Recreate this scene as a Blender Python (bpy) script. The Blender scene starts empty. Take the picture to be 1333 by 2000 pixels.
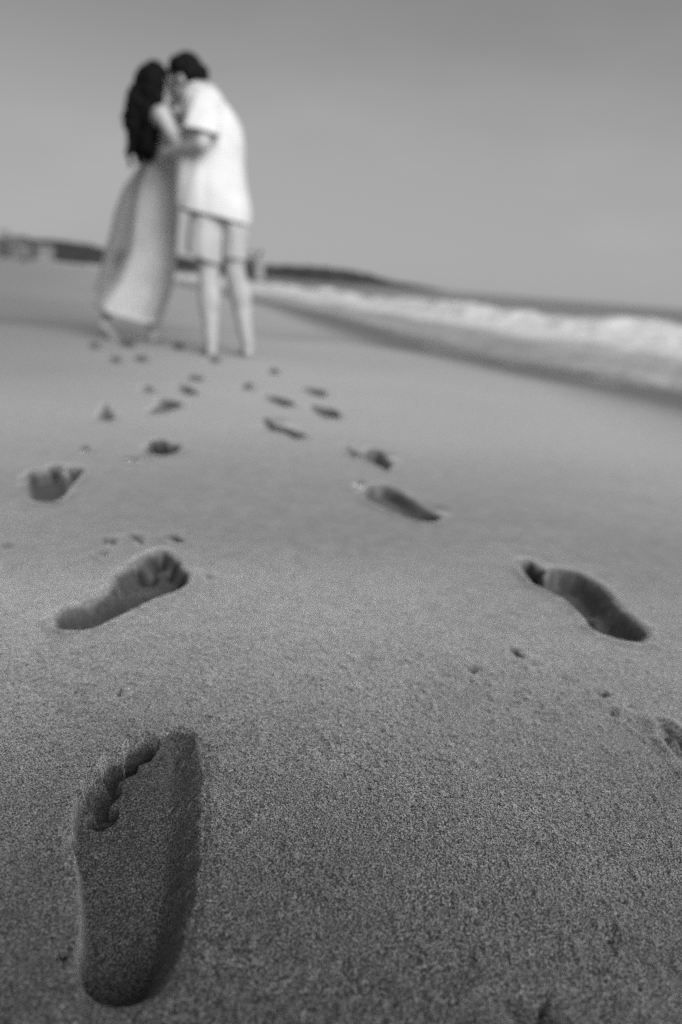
import bpy, bmesh, math, random
import numpy as np
from mathutils import Vector, Matrix, noise as mnoise

random.seed(7)
S = bpy.context.scene
R = math.radians

# ------------------------------------------------------------------ camera, sky, sun, exposure
H = 0.48                       # camera height above the sand
FPX = 1333.0                   # 24 mm lens on a 36 mm tall frame, for a 1333 x 2000 picture
ROLL = math.atan2(103, 1333)
PITCH = math.atan((1000 - 551.5) * math.cos(ROLL) / FPX)
cam_d = bpy.data.cameras.new('camera')
cam = bpy.data.objects.new('camera', cam_d)
S.collection.objects.link(cam)
cam_d.sensor_fit = 'VERTICAL'; cam_d.sensor_height = 36; cam_d.lens = 24
cam_d.clip_start = 0.02; cam_d.clip_end = 20000
cam.matrix_world = Matrix.Translation((0, 0, H)) @ Matrix.Rotation(R(90) - PITCH, 4, 'X') @ Matrix.Rotation(ROLL, 4, 'Z')
cam_d.dof.use_dof = True
cam_d.dof.focus_distance = 0.66
cam_d.dof.aperture_fstop = 2.0
cam_d.dof.aperture_blades = 9
S.camera = cam

SUN_EL, SUN_AZ = R(31), R(143)     # azimuth clockwise from +Y: from the sea side, a little behind the camera
world = bpy.data.worlds.new('World'); S.world = world; world.use_nodes = True
wn = world.node_tree; wn.nodes.clear()
w_out = wn.nodes.new('ShaderNodeOutputWorld'); w_bg = wn.nodes.new('ShaderNodeBackground')
w_sky = wn.nodes.new('ShaderNodeTexSky'); w_sky.sky_type = 'NISHITA'; w_sky.sun_disc = False
w_sky.sun_elevation = SUN_EL; w_sky.sun_rotation = SUN_AZ; w_sky.dust_density = 0.6; w_sky.air_density = 1.0
w_bw = wn.nodes.new('ShaderNodeRGBToBW')                     # the photograph is black and white
w_bg.inputs['Strength'].default_value = 0.15
w_co = wn.nodes.new('ShaderNodeTexCoord'); w_map = wn.nodes.new('ShaderNodeMapping')
w_map.inputs['Scale'].default_value = (1.0, 1.0, 3.2)
w_no = wn.nodes.new('ShaderNodeTexNoise'); w_no.inputs['Scale'].default_value = 2.3; w_no.inputs['Detail'].default_value = 5
w_mr = wn.nodes.new('ShaderNodeMapRange'); w_mr.inputs[1].default_value = 0.52; w_mr.inputs[2].default_value = 0.8
w_mr.inputs[3].default_value = 1.15; w_mr.inputs[4].default_value = 1.30
w_mul = wn.nodes.new('ShaderNodeMath'); w_mul.operation = 'MULTIPLY'
wn.links.new(w_co.outputs['Generated'], w_map.inputs['Vector']); wn.links.new(w_map.outputs[0], w_no.inputs['Vector'])
wn.links.new(w_no.outputs['Fac'], w_mr.inputs[0])
w_pow = wn.nodes.new('ShaderNodeMath'); w_pow.operation = 'POWER'; w_pow.inputs[1].default_value = 0.12   # thin even overcast flattens the sky
wn.links.new(w_sky.outputs[0], w_bw.inputs[0]); wn.links.new(w_bw.outputs[0], w_pow.inputs[0]); wn.links.new(w_pow.outputs[0], w_mul.inputs[0]); wn.links.new(w_mr.outputs[0], w_mul.inputs[1])
w_sep = wn.nodes.new('ShaderNodeSeparateXYZ'); w_el = wn.nodes.new('ShaderNodeMapRange'); w_el.interpolation_type = 'SMOOTHSTEP'
for i_, v_ in enumerate((0.13, 0.34, 1.0, 0.70)): w_el.inputs[i_ + 1].default_value = v_         # the sky dims upwards, lens falloff put into its brightness
w_m2 = wn.nodes.new('ShaderNodeMath'); w_m2.operation = 'MULTIPLY'
wn.links.new(w_co.outputs['Generated'], w_sep.inputs[0]); wn.links.new(w_sep.outputs['Z'], w_el.inputs[0])
wn.links.new(w_mul.outputs[0], w_m2.inputs[0]); wn.links.new(w_el.outputs[0], w_m2.inputs[1])
wn.links.new(w_m2.outputs[0], w_bg.inputs['Color']); wn.links.new(w_bg.outputs[0], w_out.inputs['Surface'])

sun_d = bpy.data.lights.new('sun', 'SUN'); sun = bpy.data.objects.new('sun', sun_d); S.collection.objects.link(sun)
sun_d.energy = 2.0; sun_d.angle = R(44); sun_d.color = (1, 1, 1)
sdir = Vector((math.sin(SUN_AZ) * math.cos(SUN_EL), math.cos(SUN_AZ) * math.cos(SUN_EL), math.sin(SUN_EL)))
sun.rotation_euler = sdir.to_track_quat('Z', 'Y').to_euler()

S.view_settings.view_transform = 'Standard'; S.view_settings.look = 'None'
S.view_settings.gamma = 1; S.view_settings.exposure = 0.90
try: S.view_settings.use_curve_mapping = False
except Exception: pass
S.cycles.use_denoising = False

# ------------------------------------------------------------------ helpers
CP, SP, CR, SR = math.cos(PITCH), math.sin(PITCH), math.cos(ROLL), math.sin(ROLL)
def ray(px, py):
    x, y = px - 666.5, py - 1000.0
    x, y = x * CR + y * SR, -x * SR + y * CR
    return x, FPX * CP - y * SP, -y * CP - FPX * SP
def ground(px, py, z=0.0):
    dx, dy, dz = ray(px, py); t = (z - H) / dz
    return np.array((dx * t, dy * t))
def at(px, py, Y):
    dx, dy, dz = ray(px, py); t = Y / dy
    return Vector((dx * t, Y, H + dz * t))

def prop(o, label=None, cat=None, group=None, kind=None):
    for k, v in (('label', label), ('category', cat), ('group', group), ('kind', kind)):
        if v: o[k] = v
    return o

def link(name, me, m=None, parent=None):
    o = bpy.data.objects.new(name, me); S.collection.objects.link(o)
    if m is not None: me.materials.append(m)
    if parent is not None: o.parent = parent; o.matrix_parent_inverse = parent.matrix_world.inverted()
    return o

def empty(name, loc):
    o = bpy.data.objects.new(name, None); S.collection.objects.link(o)
    o.location = loc; o.empty_display_size = 0.1; o.matrix_world = Matrix.Translation(loc)
    return o

def pymesh(name, V, F, smooth=True):
    me = bpy.data.meshes.new(name); me.from_pydata([tuple(v) for v in V], [], F); me.update()
    if smooth: me.polygons.foreach_set('use_smooth', [True] * len(me.polygons))
    return me

def vnoise(x, y, seed=0):
    """smooth lattice noise in -1..1 on numpy arrays"""
    xi = np.floor(x).astype(np.int64); yi = np.floor(y).astype(np.int64)
    fx = x - xi; fy = y - yi
    fx = fx * fx * fx * (fx * (fx * 6 - 15) + 10); fy = fy * fy * fy * (fy * (fy * 6 - 15) + 10)
    def h(a, b):
        n = (a * 374761393 + b * 668265263 + seed * 974634643) & 0x7fffffff
        n = ((n ^ (n >> 13)) * 1274126177) & 0x7fffffff
        return ((n ^ (n >> 16)) & 0xffff) / 32767.5 - 1
    return (h(xi, yi) * (1 - fx) + h(xi + 1, yi) * fx) * (1 - fy) + (h(xi, yi + 1) * (1 - fx) + h(xi + 1, yi + 1) * fx) * fy
def fbm(x, y, o=3, seed=0):
    s = 0; a = 1; t = 0
    for i in range(o):
        s = s + a * vnoise(x * 2 ** i + 17.3 * i, y * 2 ** i - 9.1 * i, seed + i); t += a; a *= 0.5
    return s / t
def sstep(a, b, x):
    t = np.clip((x - a) / (b - a), 0, 1); return t * t * (3 - 2 * t)

def seg_dist(P, A, B):
    d = B - A; L2 = max(1e-12, float(d @ d))
    t = np.clip(((P - A) @ d) / L2, 0, 1)
    q = A + t[:, None] * d
    return np.hypot(P[:, 0] - q[:, 0], P[:, 1] - q[:, 1])
def inside(P, G):
    r = np.zeros(len(P), bool); x, y = P[:, 0], P[:, 1]; n = len(G)
    for i in range(n):
        x1, y1 = G[i]; x2, y2 = G[(i + 1) % n]
        if y1 == y2: continue
        c = ((y1 > y) != (y2 > y)) & (x < (x2 - x1) * (y - y1) / (y2 - y1) + x1)
        r ^= c
    return r
def poly_sdf(P, G):
    b = np.full(len(P), 1e9)
    for i in range(len(G)): b = np.minimum(b, seg_dist(P, G[i], G[(i + 1) % len(G)]))
    return np.where(inside(P, G), -b, b)
def closed_spline(G, n=6):
    G = np.asarray(G); out = []
    N = len(G)
    for i in range(N):
        p0, p1, p2, p3 = G[i - 1], G[i], G[(i + 1) % N], G[(i + 2) % N]
        for k in range(n):
            t = k / n
            out.append(0.5 * ((2 * p1) + (p2 - p0) * t + (2 * p0 - 5 * p1 + 4 * p2 - p3) * t * t + (3 * p1 - p0 - 3 * p2 + p3) * t ** 3))
    return np.array(out)

# ------------------------------------------------------------------ materials
def mat(name):
    m = bpy.data.materials.new(name); m.use_nodes = True
    nt = m.node_tree; b = nt.nodes['Principled BSDF']; return m, nt, b
def nd(nt, t, **kw):
    n = nt.nodes.new(t)
    for k, v in kw.items():
        if isinstance(k, str) and hasattr(n, k): setattr(n, k, v)
    return n
def tex_noise(nt, vec, scale, detail=2, rough=0.5):
    n = nt.nodes.new('ShaderNodeTexNoise'); n.inputs['Scale'].default_value = scale
    n.inputs['Detail'].default_value = detail; n.inputs['Roughness'].default_value = rough
    if vec is not None: nt.links.new(vec, n.inputs['Vector'])
    return n
def maprange(nt, src, a, b, c, d):
    n = nt.nodes.new('ShaderNodeMapRange')
    for i, v in enumerate((a, b, c, d)): n.inputs[i + 1].default_value = v
    nt.links.new(src, n.inputs[0]); return n.outputs[0]
def math_n(nt, op, a, b):
    n = nt.nodes.new('ShaderNodeMath'); n.operation = op
    for i, v in enumerate((a, b)):
        if isinstance(v, (int, float)): n.inputs[i].default_value = v
        else: nt.links.new(v, n.inputs[i])
    return n.outputs[0]

def plain(name, lo, hi, scale, rough=0.8, bump=0.0, bscale=None, detail=3, spec=0.3):
    m, nt, b = mat(name)
    tc = nt.nodes.new('ShaderNodeTexCoord')
    n = tex_noise(nt, tc.outputs['Object'], scale, detail)
    c = maprange(nt, n.outputs['Fac'], 0.3, 0.7, lo, hi)
    nt.links.new(c, b.inputs['Base Color']); b.inputs['Roughness'].default_value = rough
    b.inputs['Specular IOR Level'].default_value = spec
    if bump:
        n2 = tex_noise(nt, tc.outputs['Object'], bscale or scale * 4, 2)
        bp = nt.nodes.new('ShaderNodeBump'); bp.inputs['Strength'].default_value = bump; bp.inputs['Distance'].default_value = 0.01
        nt.links.new(n2.outputs['Fac'], bp.inputs['Height']); nt.links.new(bp.outputs[0], b.inputs['Normal'])
    return m

def sand_material():
    m, nt, b = mat('wet_sand')
    geo = nt.nodes.new('ShaderNodeNewGeometry'); P = geo.outputs['Position']
    g1 = tex_noise(nt, P, 560, 1, 0.5)           # grains
    g2 = tex_noise(nt, P, 950, 1, 0.5)          # single bright and dark grains
    g3 = tex_noise(nt, P, 26, 4, 0.6)            # damp patches
    g4 = tex_noise(nt, P, 1.3, 3, 0.5)
    c1 = maprange(nt, g1.outputs['Fac'], 0.40, 0.60, 0.003, 0.235)
    c2 = maprange(nt, g2.outputs['Fac'], 0.38, 0.64, 0.3, 1.9)
    gr = nt.nodes.new('ShaderNodeAttribute'); gr.attribute_name = 'coarse'     # coarse loose grains here, finer and smoothed sand further out
    def calm(v, mean):
        x = nt.nodes.new('ShaderNodeMix'); x.data_type = 'FLOAT'; nt.links.new(gr.outputs['Fac'], x.inputs[0]); x.inputs[2].default_value = mean
        nt.links.new(v, x.inputs[3]); return x.outputs[0]
    c1 = calm(c1, 0.150); c2 = calm(c2, 1.0)
    g5 = tex_noise(nt, P, 115, 2, 0.6)           # clumps of grains
    c3 = math_n(nt, 'MULTIPLY', maprange(nt, g3.outputs['Fac'], 0.3, 0.7, 0.80, 1.20), calm(maprange(nt, g5.outputs['Fac'], 0.32, 0.68, 0.74, 1.26), 1.0))
    c4 = maprange(nt, g4.outputs['Fac'], 0.3, 0.7, 0.9, 1.1)
    at_ = nt.nodes.new('ShaderNodeAttribute'); at_.attribute_name = 'wet'
    wet = maprange(nt, at_.outputs['Fac'], 0, 1, 1.0, 0.66)
    c = math_n(nt, 'MULTIPLY', c1, c2); c = math_n(nt, 'MULTIPLY', c, c3); c = math_n(nt, 'MULTIPLY', c, c4)
    c = math_n(nt, 'MULTIPLY', c, wet)
    a2 = nt.nodes.new('ShaderNodeAttribute'); a2.attribute_name = 'damp_shade'        # moisture tone, with shade and lens vignetting painted in
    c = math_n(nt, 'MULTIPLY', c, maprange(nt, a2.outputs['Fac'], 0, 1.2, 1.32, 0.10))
    c = math_n(nt, 'MULTIPLY', c, SAND_GAIN)
    nt.links.new(c, b.inputs['Base Color'])
    rg = maprange(nt, at_.outputs['Fac'], 0, 1, 0.62, 0.5)
    nt.links.new(rg, b.inputs['Roughness'])
    b.inputs['Specular IOR Level'].default_value = 0.6
    a3 = nt.nodes.new('ShaderNodeAttribute'); a3.attribute_name = 'damp_shade'; nt.links.new(math_n(nt, 'MULTIPLY', maprange(nt, at_.outputs['Fac'], 0, .8, 1.0, 0.0), maprange(nt, a3.outputs['Fac'], 0, 1, 1.0, 0.15)), b.inputs['Sheen Weight']); b.inputs['Sheen Roughness'].default_value = 0.3
    h = math_n(nt, 'ADD', math_n(nt, 'MULTIPLY', g1.outputs['Fac'], 1.0), math_n(nt, 'MULTIPLY', g2.outputs['Fac'], 0.45))
    bp = nt.nodes.new('ShaderNodeBump'); bp.inputs['Strength'].default_value = 1.0; bp.inputs['Distance'].default_value = 0.0024
    h = calm(h, 0.72)
    nt.links.new(h, bp.inputs['Height']); nt.links.new(bp.outputs[0], b.inputs['Normal'])
    return m
SAND_GAIN = 1.0
M_SAND = sand_material()

def sea_material():
    m, nt, b = mat('sea_water')
    geo = nt.nodes.new('ShaderNodeNewGeometry'); P = geo.outputs['Position']
    a = nt.nodes.new('ShaderNodeAttribute'); a.attribute_name = 'foam'
    n = tex_noise(nt, P, 5, 5, 0.65); n2 = tex_noise(nt, P, 0.9, 3, 0.6)
    f = math_n(nt, 'ADD', a.outputs['Fac'], maprange(nt, n.outputs['Fac'], 0.3, 0.7, -0.10, 0.10))
    f = math_n(nt, 'ADD', f, maprange(nt, n2.outputs['Fac'], 0.3, 0.7, -0.09, 0.09))
    f = maprange(nt, f, 0.1, 0.9, 0.0, 1.0)
    c = maprange(nt, f, 0, 1, 0.045, 0.68)
    nt.links.new(c, b.inputs['Base Color'])
    r = maprange(nt, f, 0, 1, 0.16, 0.9); nt.links.new(r, b.inputs['Roughness'])
    b.inputs['IOR'].default_value = 1.33
    w1 = tex_noise(nt, P, 2.2, 4, 0.6); bp = nt.nodes.new('ShaderNodeBump')
    bp.inputs['Strength'].default_value = 0.9; bp.inputs['Distance'].default_value = 0.12
    nt.links.new(w1.outputs['Fac'], bp.inputs['Height']); nt.links.new(bp.outputs[0], b.inputs['Normal'])
    return m
M_SEA = sea_material()
M_HILL = plain('hill_scrub', 0.018, 0.06, 0.12, 0.95, detail=6)
M_SKIN = plain('skin_light', 0.39, 0.45, 9, 0.55, 0.1, 60)
M_SKIN_W = plain('skin_tan', 0.40, 0.46, 9, 0.5, 0.1, 60)
M_HAIR = plain('dark_hair', 0.004, 0.010, 40, 0.75, 0.5, 90, spec=0.12)
M_SHIRT = plain('white_linen', 0.74, 0.82, 14, 0.9, 0.35, 38)
M_DRESS = plain('white_cotton', 0.76, 0.84, 14, 0.9, 0.3, 30)
def thin_cloth(m, k, see=0.0):
    nt = m.node_tree; b = nt.nodes['Principled BSDF']; o = nt.nodes['Material Output']
    t = nt.nodes.new('ShaderNodeBsdfTranslucent'); x = nt.nodes.new('ShaderNodeMixShader'); x.inputs[0].default_value = k
    t.inputs['Color'].default_value = (.75, .75, .75, 1)
    nt.links.new(b.outputs[0], x.inputs[1]); nt.links.new(t.outputs[0], x.inputs[2]); last = x
    if see:
        tr = nt.nodes.new('ShaderNodeBsdfTransparent'); y = nt.nodes.new('ShaderNodeMixShader'); y.inputs[0].default_value = see
        nt.links.new(x.outputs[0], y.inputs[1]); nt.links.new(tr.outputs[0], y.inputs[2]); last = y
    nt.links.new(last.outputs[0], o.inputs['Surface']); return m
thin_cloth(M_DRESS, .42); thin_cloth(M_SHIRT, .15)
M_SHEER = thin_cloth(plain('sheer_cotton', 0.6, 0.7, 14, 0.9, 0.2, 30), .6, .45)
M_SHORTS = plain('pale_shorts_cloth', 0.40, 0.47, 14, 0.9, 0.3, 38)
M_FAR = plain('faded_cotton', 0.26, 0.34, 12, 0.9)
M_WHITE = plain('white_plaster', 0.24, 0.32, 1.5, 0.9)
M_GREYWALL = plain('grey_plaster', 0.14, 0.2, 1.5, 0.9)
M_DARK = plain('dark_glass', 0.02, 0.05, 3, 0.4)
M_ROCK = plain('dark_rock', 0.05, 0.11, 3, 0.9, 0.5)
M_DARKCLOTH = plain('dark_cloth', 0.05, 0.08, 10, 0.9)
M_BARK = plain('bark', 0.06, 0.1, 4, 0.9)
M_LEAF = plain('palm_leaf', 0.04, 0.08, 2, 0.7)

# ------------------------------------------------------------------ shoreline
SHORE = np.array([(14, -60), (9, -20), (5.2, -4), (3.4, 1.4)] +
                 [tuple(ground(px, py, -0.06)) for px, py in
                  ((1333, 772), (1200, 748), (1050, 717), (900, 690), (800, 662), (700, 632), (620, 610), (540, 592),
                   (440, 571), (340, 548), (200, 526), (60, 509))] + [(-200, 330), (-420, 600)])
SEA_POLY = np.vstack([SHORE, [(-9000, 9000), (9000, 9000), (9000, -60)]])
def shore_d(x, y):
    """distance to the waterline, positive towards the sea"""
    P = np.stack([x, y], 1); b = np.full(len(x), 1e9)
    for a, c in zip(SHORE[:-1], SHORE[1:]): b = np.minimum(b, seg_dist(P, a, c))
    return np.where(inside(P, SEA_POLY), b, -b)

# ------------------------------------------------------------------ footprints: outlines on the sand
def zm(ox, oy, s, pts): return [(ox + s * a, oy + s * b) for a, b in pts]
PRINTS = []
def fp(name, outline, depth, wl, wr, rl, rr, label, dents=(), toes=(), cat='footprint', rough=1.0, group=None, part='toe_print', tilt=None, shade_wetness=0.74):
    PRINTS.append(dict(name=name, outline=outline, depth=depth, wl=wl, wr=wr, rl=rl, rr=rr, label=label, dents=dents, toes=toes,
                       cat=cat, rough=rough, group=group, part=part, tilt=tilt, shade_wetness=shade_wetness))
TRAIL_L, TRAIL_R = 'footprints of the trail on the dry side', 'footprints of the trail on the sea side'
Z7 = (0, 1300, 0.45); Z5 = (0, 680, 0.525); Z6 = (460, 680, 0.655); Z8 = (733, 1200, 0.45); Z2 = (160, 380, 0.3)
fp('footprint', zm(*Z7, [(770, 290), (835, 312), (878, 375), (893, 450), (890, 560), (885, 680), (886, 800), (880, 900), (868, 1000), (840, 1110),
                         (800, 1230), (760, 1330), (700, 1415), (620, 1460), (530, 1472), (440, 1450), (372, 1398), (335, 1320), (328, 1240),
                         (335, 1150), (342, 1050), (336, 950), (320, 850), (305, 760), (302, 680), (318, 590), (372, 520), (420, 440),
                         (490, 385), (570, 350), (645, 325), (690, 330), (725, 298)]),
   0.030, 0.006, 0.042, 0.003, 0.003, 'large deep bare footprint in sharp focus, biggest of all, with dug-in toes', group=TRAIL_L,
   dents=[(*zm(*Z7, [(600, 700)])[0], 0.05, -0.004), (*zm(*Z7, [(690, 440)])[0], 0.016, -0.010), (*zm(*Z7, [(570, 540)])[0], 0.022, -0.008),
          (*zm(*Z7, [(540, 1290)])[0], 0.05, 0.007), (*zm(*Z7, [(700, 620)])[0], 0.03, -0.004)],
   toes=[(*p, r, d) for p, r, d in zip(zm(*Z7, [(775, 365), (612, 378), (520, 440), (440, 535), (442, 622)]),
                                       (0.021, 0.0180, 0.0185, 0.018, 0.014), (.003, 0.024, 0.024, 0.024, 0.016))], tilt=((240, 1950), (320, 1450), 1.3, .42), shade_wetness=1.0)
fp('footprint', zm(*Z5, [(203, 1028), (235, 992), (300, 965), (365, 945), (415, 900), (440, 855), (490, 825), (540, 788), (600, 763), (645, 778),
                         (672, 812), (702, 850), (697, 885), (650, 910), (560, 945), (450, 1000), (350, 1042), (270, 1053), (218, 1048)]),
   0.030, 0.012, 0.018, 0.006, 0.002, 'slanting bare footprint with toes pointing up right, above the largest one', group=TRAIL_L,
   dents=[(*zm(*Z5, [(610, 830)])[0], 0.018, -0.008), (*zm(*Z5, [(500, 930)])[0], 0.03, -0.004), (*zm(*Z5, [(330, 1000)])[0], 0.012, 0.006)],
   toes=[(*p, r, d) for p, r, d in zip(zm(*Z5, [(548, 828), (592, 795), (645, 820), (672, 858)]), (0.020, 0.015, 0.014, 0.014), (0.016, 0.012, 0.011, 0.011))], shade_wetness=.91)
fp('footprint', zm(*Z5, [(105, 495), (130, 472), (195, 462), (212, 445), (232, 470), (252, 490), (262, 455), (298, 458), (302, 485), (268, 520),
                         (242, 558), (190, 578), (122, 571), (104, 548)]),
   0.022, 0.012, 0.02, 0.006, 0.003, 'short rounded forefoot print with two toe pits near the left edge of the sand', group=TRAIL_L,
   toes=[(*p, r, d) for p, r, d in zip(zm(*Z5, [(214, 465), (281, 473)]), (0.018, 0.024), (0.014, 0.014))], shade_wetness=.91)
fp('footprint', zm(*Z5, [(545, 388), (570, 362), (600, 345), (635, 362), (675, 378), (645, 398), (585, 407)]), 0.024, 0.014, 0.02, 0.005, 0.004,
   'small dark triangular heel-less footprint in the middle of the left trail', group=TRAIL_L,
   toes=[(*p, r, d) for p, r, d in zip(zm(*Z5, [(590, 368), (645, 378)]), (0.03, 0.028), (0.014, 0.014))], shade_wetness=.91)
fp('footprint', zm(*Z5, [(372, 268), (385, 235), (400, 208), (414, 235), (435, 262), (410, 274)]), 0.022, 0.02, 0.02, 0.006, 0.004,
   'tiny peaked footprint alone on the left, above the rounded forefoot print', group=TRAIL_L)
fp('footprint', zm(*Z5, [(560, 238), (595, 215), (600, 190), (640, 194), (684, 208), (660, 222), (605, 240)]), 0.026, 0.02, 0.02, 0.006, 0.004,
   'blurred footprint with a bent tail, just below the highest dark prints of the left trail', group=TRAIL_L)
fp('footprint', zm(*Z5, [(665, 140), (700, 142), (740, 165), (715, 174), (680, 160)]), 0.028, 0.02, 0.02, 0.006, 0.004,
   'blurred oblong footprint below and left of the man, darkest print of its row', group=TRAIL_L)
fp('footprint', zm(*Z5, [(705, 103), (735, 103), (762, 114), (730, 122), (706, 116)]), 0.022, 0.02, 0.02, 0.004, 0.004,
   'faint oblong footprint in front of the gap between the two people', group=TRAIL_L)
fp('footprint', zm(*Z6, [(853, 650), (878, 640), (905, 665), (925, 690), (942, 664), (985, 666), (1040, 682), (1100, 718), (1150, 778), (1212, 828),
                         (1232, 860), (1205, 877), (1130, 864), (1062, 835), (1012, 775), (940, 728), (885, 702)]),
   0.034, 0.012, 0.035, 0.005, 0.003, 'long slanting footprint with separate big toe at the right, nearest whole print of that side', group=TRAIL_R,
   dents=[(*zm(*Z6, [(1080, 812)])[0], 0.02, -0.009), (*zm(*Z6, [(1052, 815)])[0], 0.007, 0.012), (*zm(*Z6, [(990, 740)])[0], 0.02, -0.004)],
   toes=[(*p, r, d) for p, r, d in zip(zm(*Z6, [(892, 680)]), (0.019,), (0.014,))], shade_wetness=.91)
fp('footprint', zm(*Z6, [(385, 450), (408, 418), (440, 415), (485, 430), (532, 460), (590, 488), (617, 510), (582, 522), (520, 512), (450, 484)]),
   0.026, 0.012, 0.022, 0.006, 0.003, 'slim tapered footprint on the right trail with a lone toe pit at its upper end', group=TRAIL_R,
   dents=[(*zm(*Z6, [(465, 450)])[0], 0.02, 0.006), (*zm(*Z6, [(585, 505)])[0], 0.03, 0.006)],
   toes=[(*zm(*Z6, [(366, 414)])[0], 0.018, 0.018)])
fp('footprint', zm(*Z6, [(330, 295), (350, 312), (385, 322), (405, 305), (442, 314), (470, 350), (455, 370), (420, 352), (385, 335), (350, 324)]),
   0.028, 0.014, 0.024, 0.007, 0.003, 'curved footprint with dark heel and thin tail, just above the slim tapered one', group=TRAIL_R,
   dents=[(*zm(*Z6, [(432, 340)])[0], 0.04, 0.008)])
fp('footprint', zm(*Z6, [(85, 212), (100, 212), (140, 235), (185, 252), (214, 265), (180, 272), (140, 252), (105, 245)]), 0.028, 0.02, 0.02, 0.006, 0.004,
   'long footprint of two dark blobs, leftmost of the middle right-hand trail', group=TRAIL_R,
   dents=[(*zm(*Z6, [(118, 236)])[0], 0.05, 0.008)])
fp('footprint', zm(*Z6, [(228, 172), (250, 174), (300, 184), (318, 202), (290, 210), (250, 196)]), 0.028, 0.02, 0.02, 0.006, 0.004,
   'short dark footprint, rightmost of the three behind the curved one', group=TRAIL_R)
fp('footprint', zm(*Z6, [(88, 142), (120, 144), (178, 162), (160, 174), (115, 160)]), 0.026, 0.02, 0.02, 0.005, 0.004,
   'slanting blurred footprint, middle one between the two-blob print and the man', group=TRAIL_R)
fp('footprint', zm(*Z6, [(200, 120), (240, 122), (276, 132), (262, 145), (225, 134)]), 0.02, 0.02, 0.02, 0.004, 0.004,
   'faint shallow footprint right above the short dark one of the right trail', group=TRAIL_R)
fp('footprint', zm(*Z6, [(104, 62), (130, 66), (130, 78), (106, 76)]), 0.022, 0.02, 0.02, 0.004, 0.004,
   'tiny faint footprint just right of the man, last of the right trail', group=TRAIL_R)
fp('footprint', zm(*Z8, [(1225, 470), (1270, 478), (1400, 560), (1560, 660), (1600, 800), (1500, 800), (1400, 720), (1333, 640), (1270, 560)]),
   0.017, 0.022, 0.03, 0.005, 0.003, 'footprint cut off by the right edge with scraped ridges beside it', group=TRAIL_R,
   dents=[(*zm(*Z8, [(1290, 600)])[0], 0.008, -0.012), (*zm(*Z8, [(1333, 650)])[0], 0.008, -0.01)])
fp('footprint', zm(*Z8, [(470, 1640), (560, 1620), (660, 1650), (740, 1660), (780, 1720), (840, 1800), (880, 2000), (700, 2050), (620, 1800), (540, 1720)]),
   0.030, 0.02, 0.03, 0.003, 0.002, 'shallow soft-edged footprint cut off by the bottom edge', group=TRAIL_R, shade_wetness=.9)
# prints trodden about the couple's feet
for i, (a, b, w, lab) in enumerate(((90, 985, 45, 'tiny smudged footprint left below the raised heel of the woman'),
                        (300, 975, 60, 'smudged dark footprint between the feet of the woman'),
                        (632, 990, 45, 'smudged footprint between the woman and the left foot of the man'),
                        (390, 1072, 50, 'small footprint below the planted foot of the woman'),
                        (225, 1080, 45, 'small faint footprint below the stepping foot of the woman'),
                        (872, 1080, 40, 'faint footprint right below the left heel of the man'),
                        (440, 1268, 35, 'very faint small footprint below the couple, lowest of the smudged ones'),
                        (1085, 1250, 40, 'very faint small footprint below the right heel of the man'))):
    dp = (0.02, 0.03, 0.028, 0.024, 0.018, 0.018, 0.013, 0.013)[i]
    fp('footprint', zm(*Z2, [(a - w, b - 8), (a - w * .3, b - 20), (a + w * .6, b - 16), (a + w, b + 6), (a + w * .3, b + 20), (a - w * .5, b + 14)]),
       dp, 0.03, 0.03, 0.006, 0.006, lab, group='smudged footprints around the feet of the couple')
# small marks in the sand
def pit(px, py, rx, ry, d, lab, ang=0.0, name='sand_pit', cat='pit'):
    pts = []
    for t in np.linspace(0, 2 * math.pi, 12)[:-1]:
        k = random.uniform(.5, 1.3); a_, b_ = rx * k * math.cos(t), ry * k * math.sin(t)
        pts.append((px + a_ * math.cos(ang) - b_ * math.sin(ang), py + a_ * math.sin(ang) + b_ * math.cos(ang)))
    fp(name, pts, d * 1.2, 0.008, 0.008, 0.0012, 0.001, lab, cat=cat, rough=1.3, shade_wetness=min(.9, d * 75))  # deeper pits get more recess shade in their colour
pit(215, 1060, 19, 9, .012, 'soft pit above the slanting footprint, leftmost of three in a row')
pit(271, 1056, 17, 7, .010, 'thin slanting pit above the slanting footprint, between two others', .35)
pit(343, 1056, 17, 8, .014, 'dark wedge-shaped pit above the toes of the slanting footprint', .35)
pit(205, 1085, 13, 6, .007, 'faint pit beside the pale rim of the slanting footprint')
pit(235, 1356, 12, 6, .011, 'small dark pit with a pale lump, above the largest footprint', .1)
pit(147, 1357, 8, 4, .006, 'tiny shallow pit left of the pit with a pale lump', -.3)
pit(1010, 1277, 16, 6, .008, 'small ragged pit below the long slanting footprint at the right', .45)
pit(1042, 1297, 9, 5, .008, 'tiny pit at the lower right end of a ragged scratch', .3)
pit(926, 1309, 13, 7, .008, 'small round pit in the open sand at centre right', .4)
pit(1100, 1324, 17, 4, .005, 'thin faint scratch pit below the long slanting footprint', .3)
pit(1178, 1358, 14, 5, .006, 'faint pit on the way to the cut-off print at the right edge', .3)
pit(1235, 1381, 14, 6, .007, 'faint pit just above the cut-off print at the right edge', .2)
pit(1195, 1394, 12, 6, .006, 'faint pit left of the cut-off print at the right edge', .4)
pit(118, 1862, 15, 24, .014, 'soft upright dent left of the heel of the largest footprint')
pit(1190, 1838, 14, 14, .003, 'soft shallow dent low in the open sand at the right')
pit(168, 880, 9, 5, .012, 'tiny dark pit left of the triangular footprint')
pit(262, 900, 26, 4, .010, 'thin dark drag mark left of the triangular footprint', -.05, 'drag_mark', 'drag mark')
pit(408, 1131, 6, 4, .007, 'pinhead pit right of the toes of the slanting footprint')
pit(15, 1070, 10, 7, .007, 'small pit at the left edge level with the three-pit row')

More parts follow.
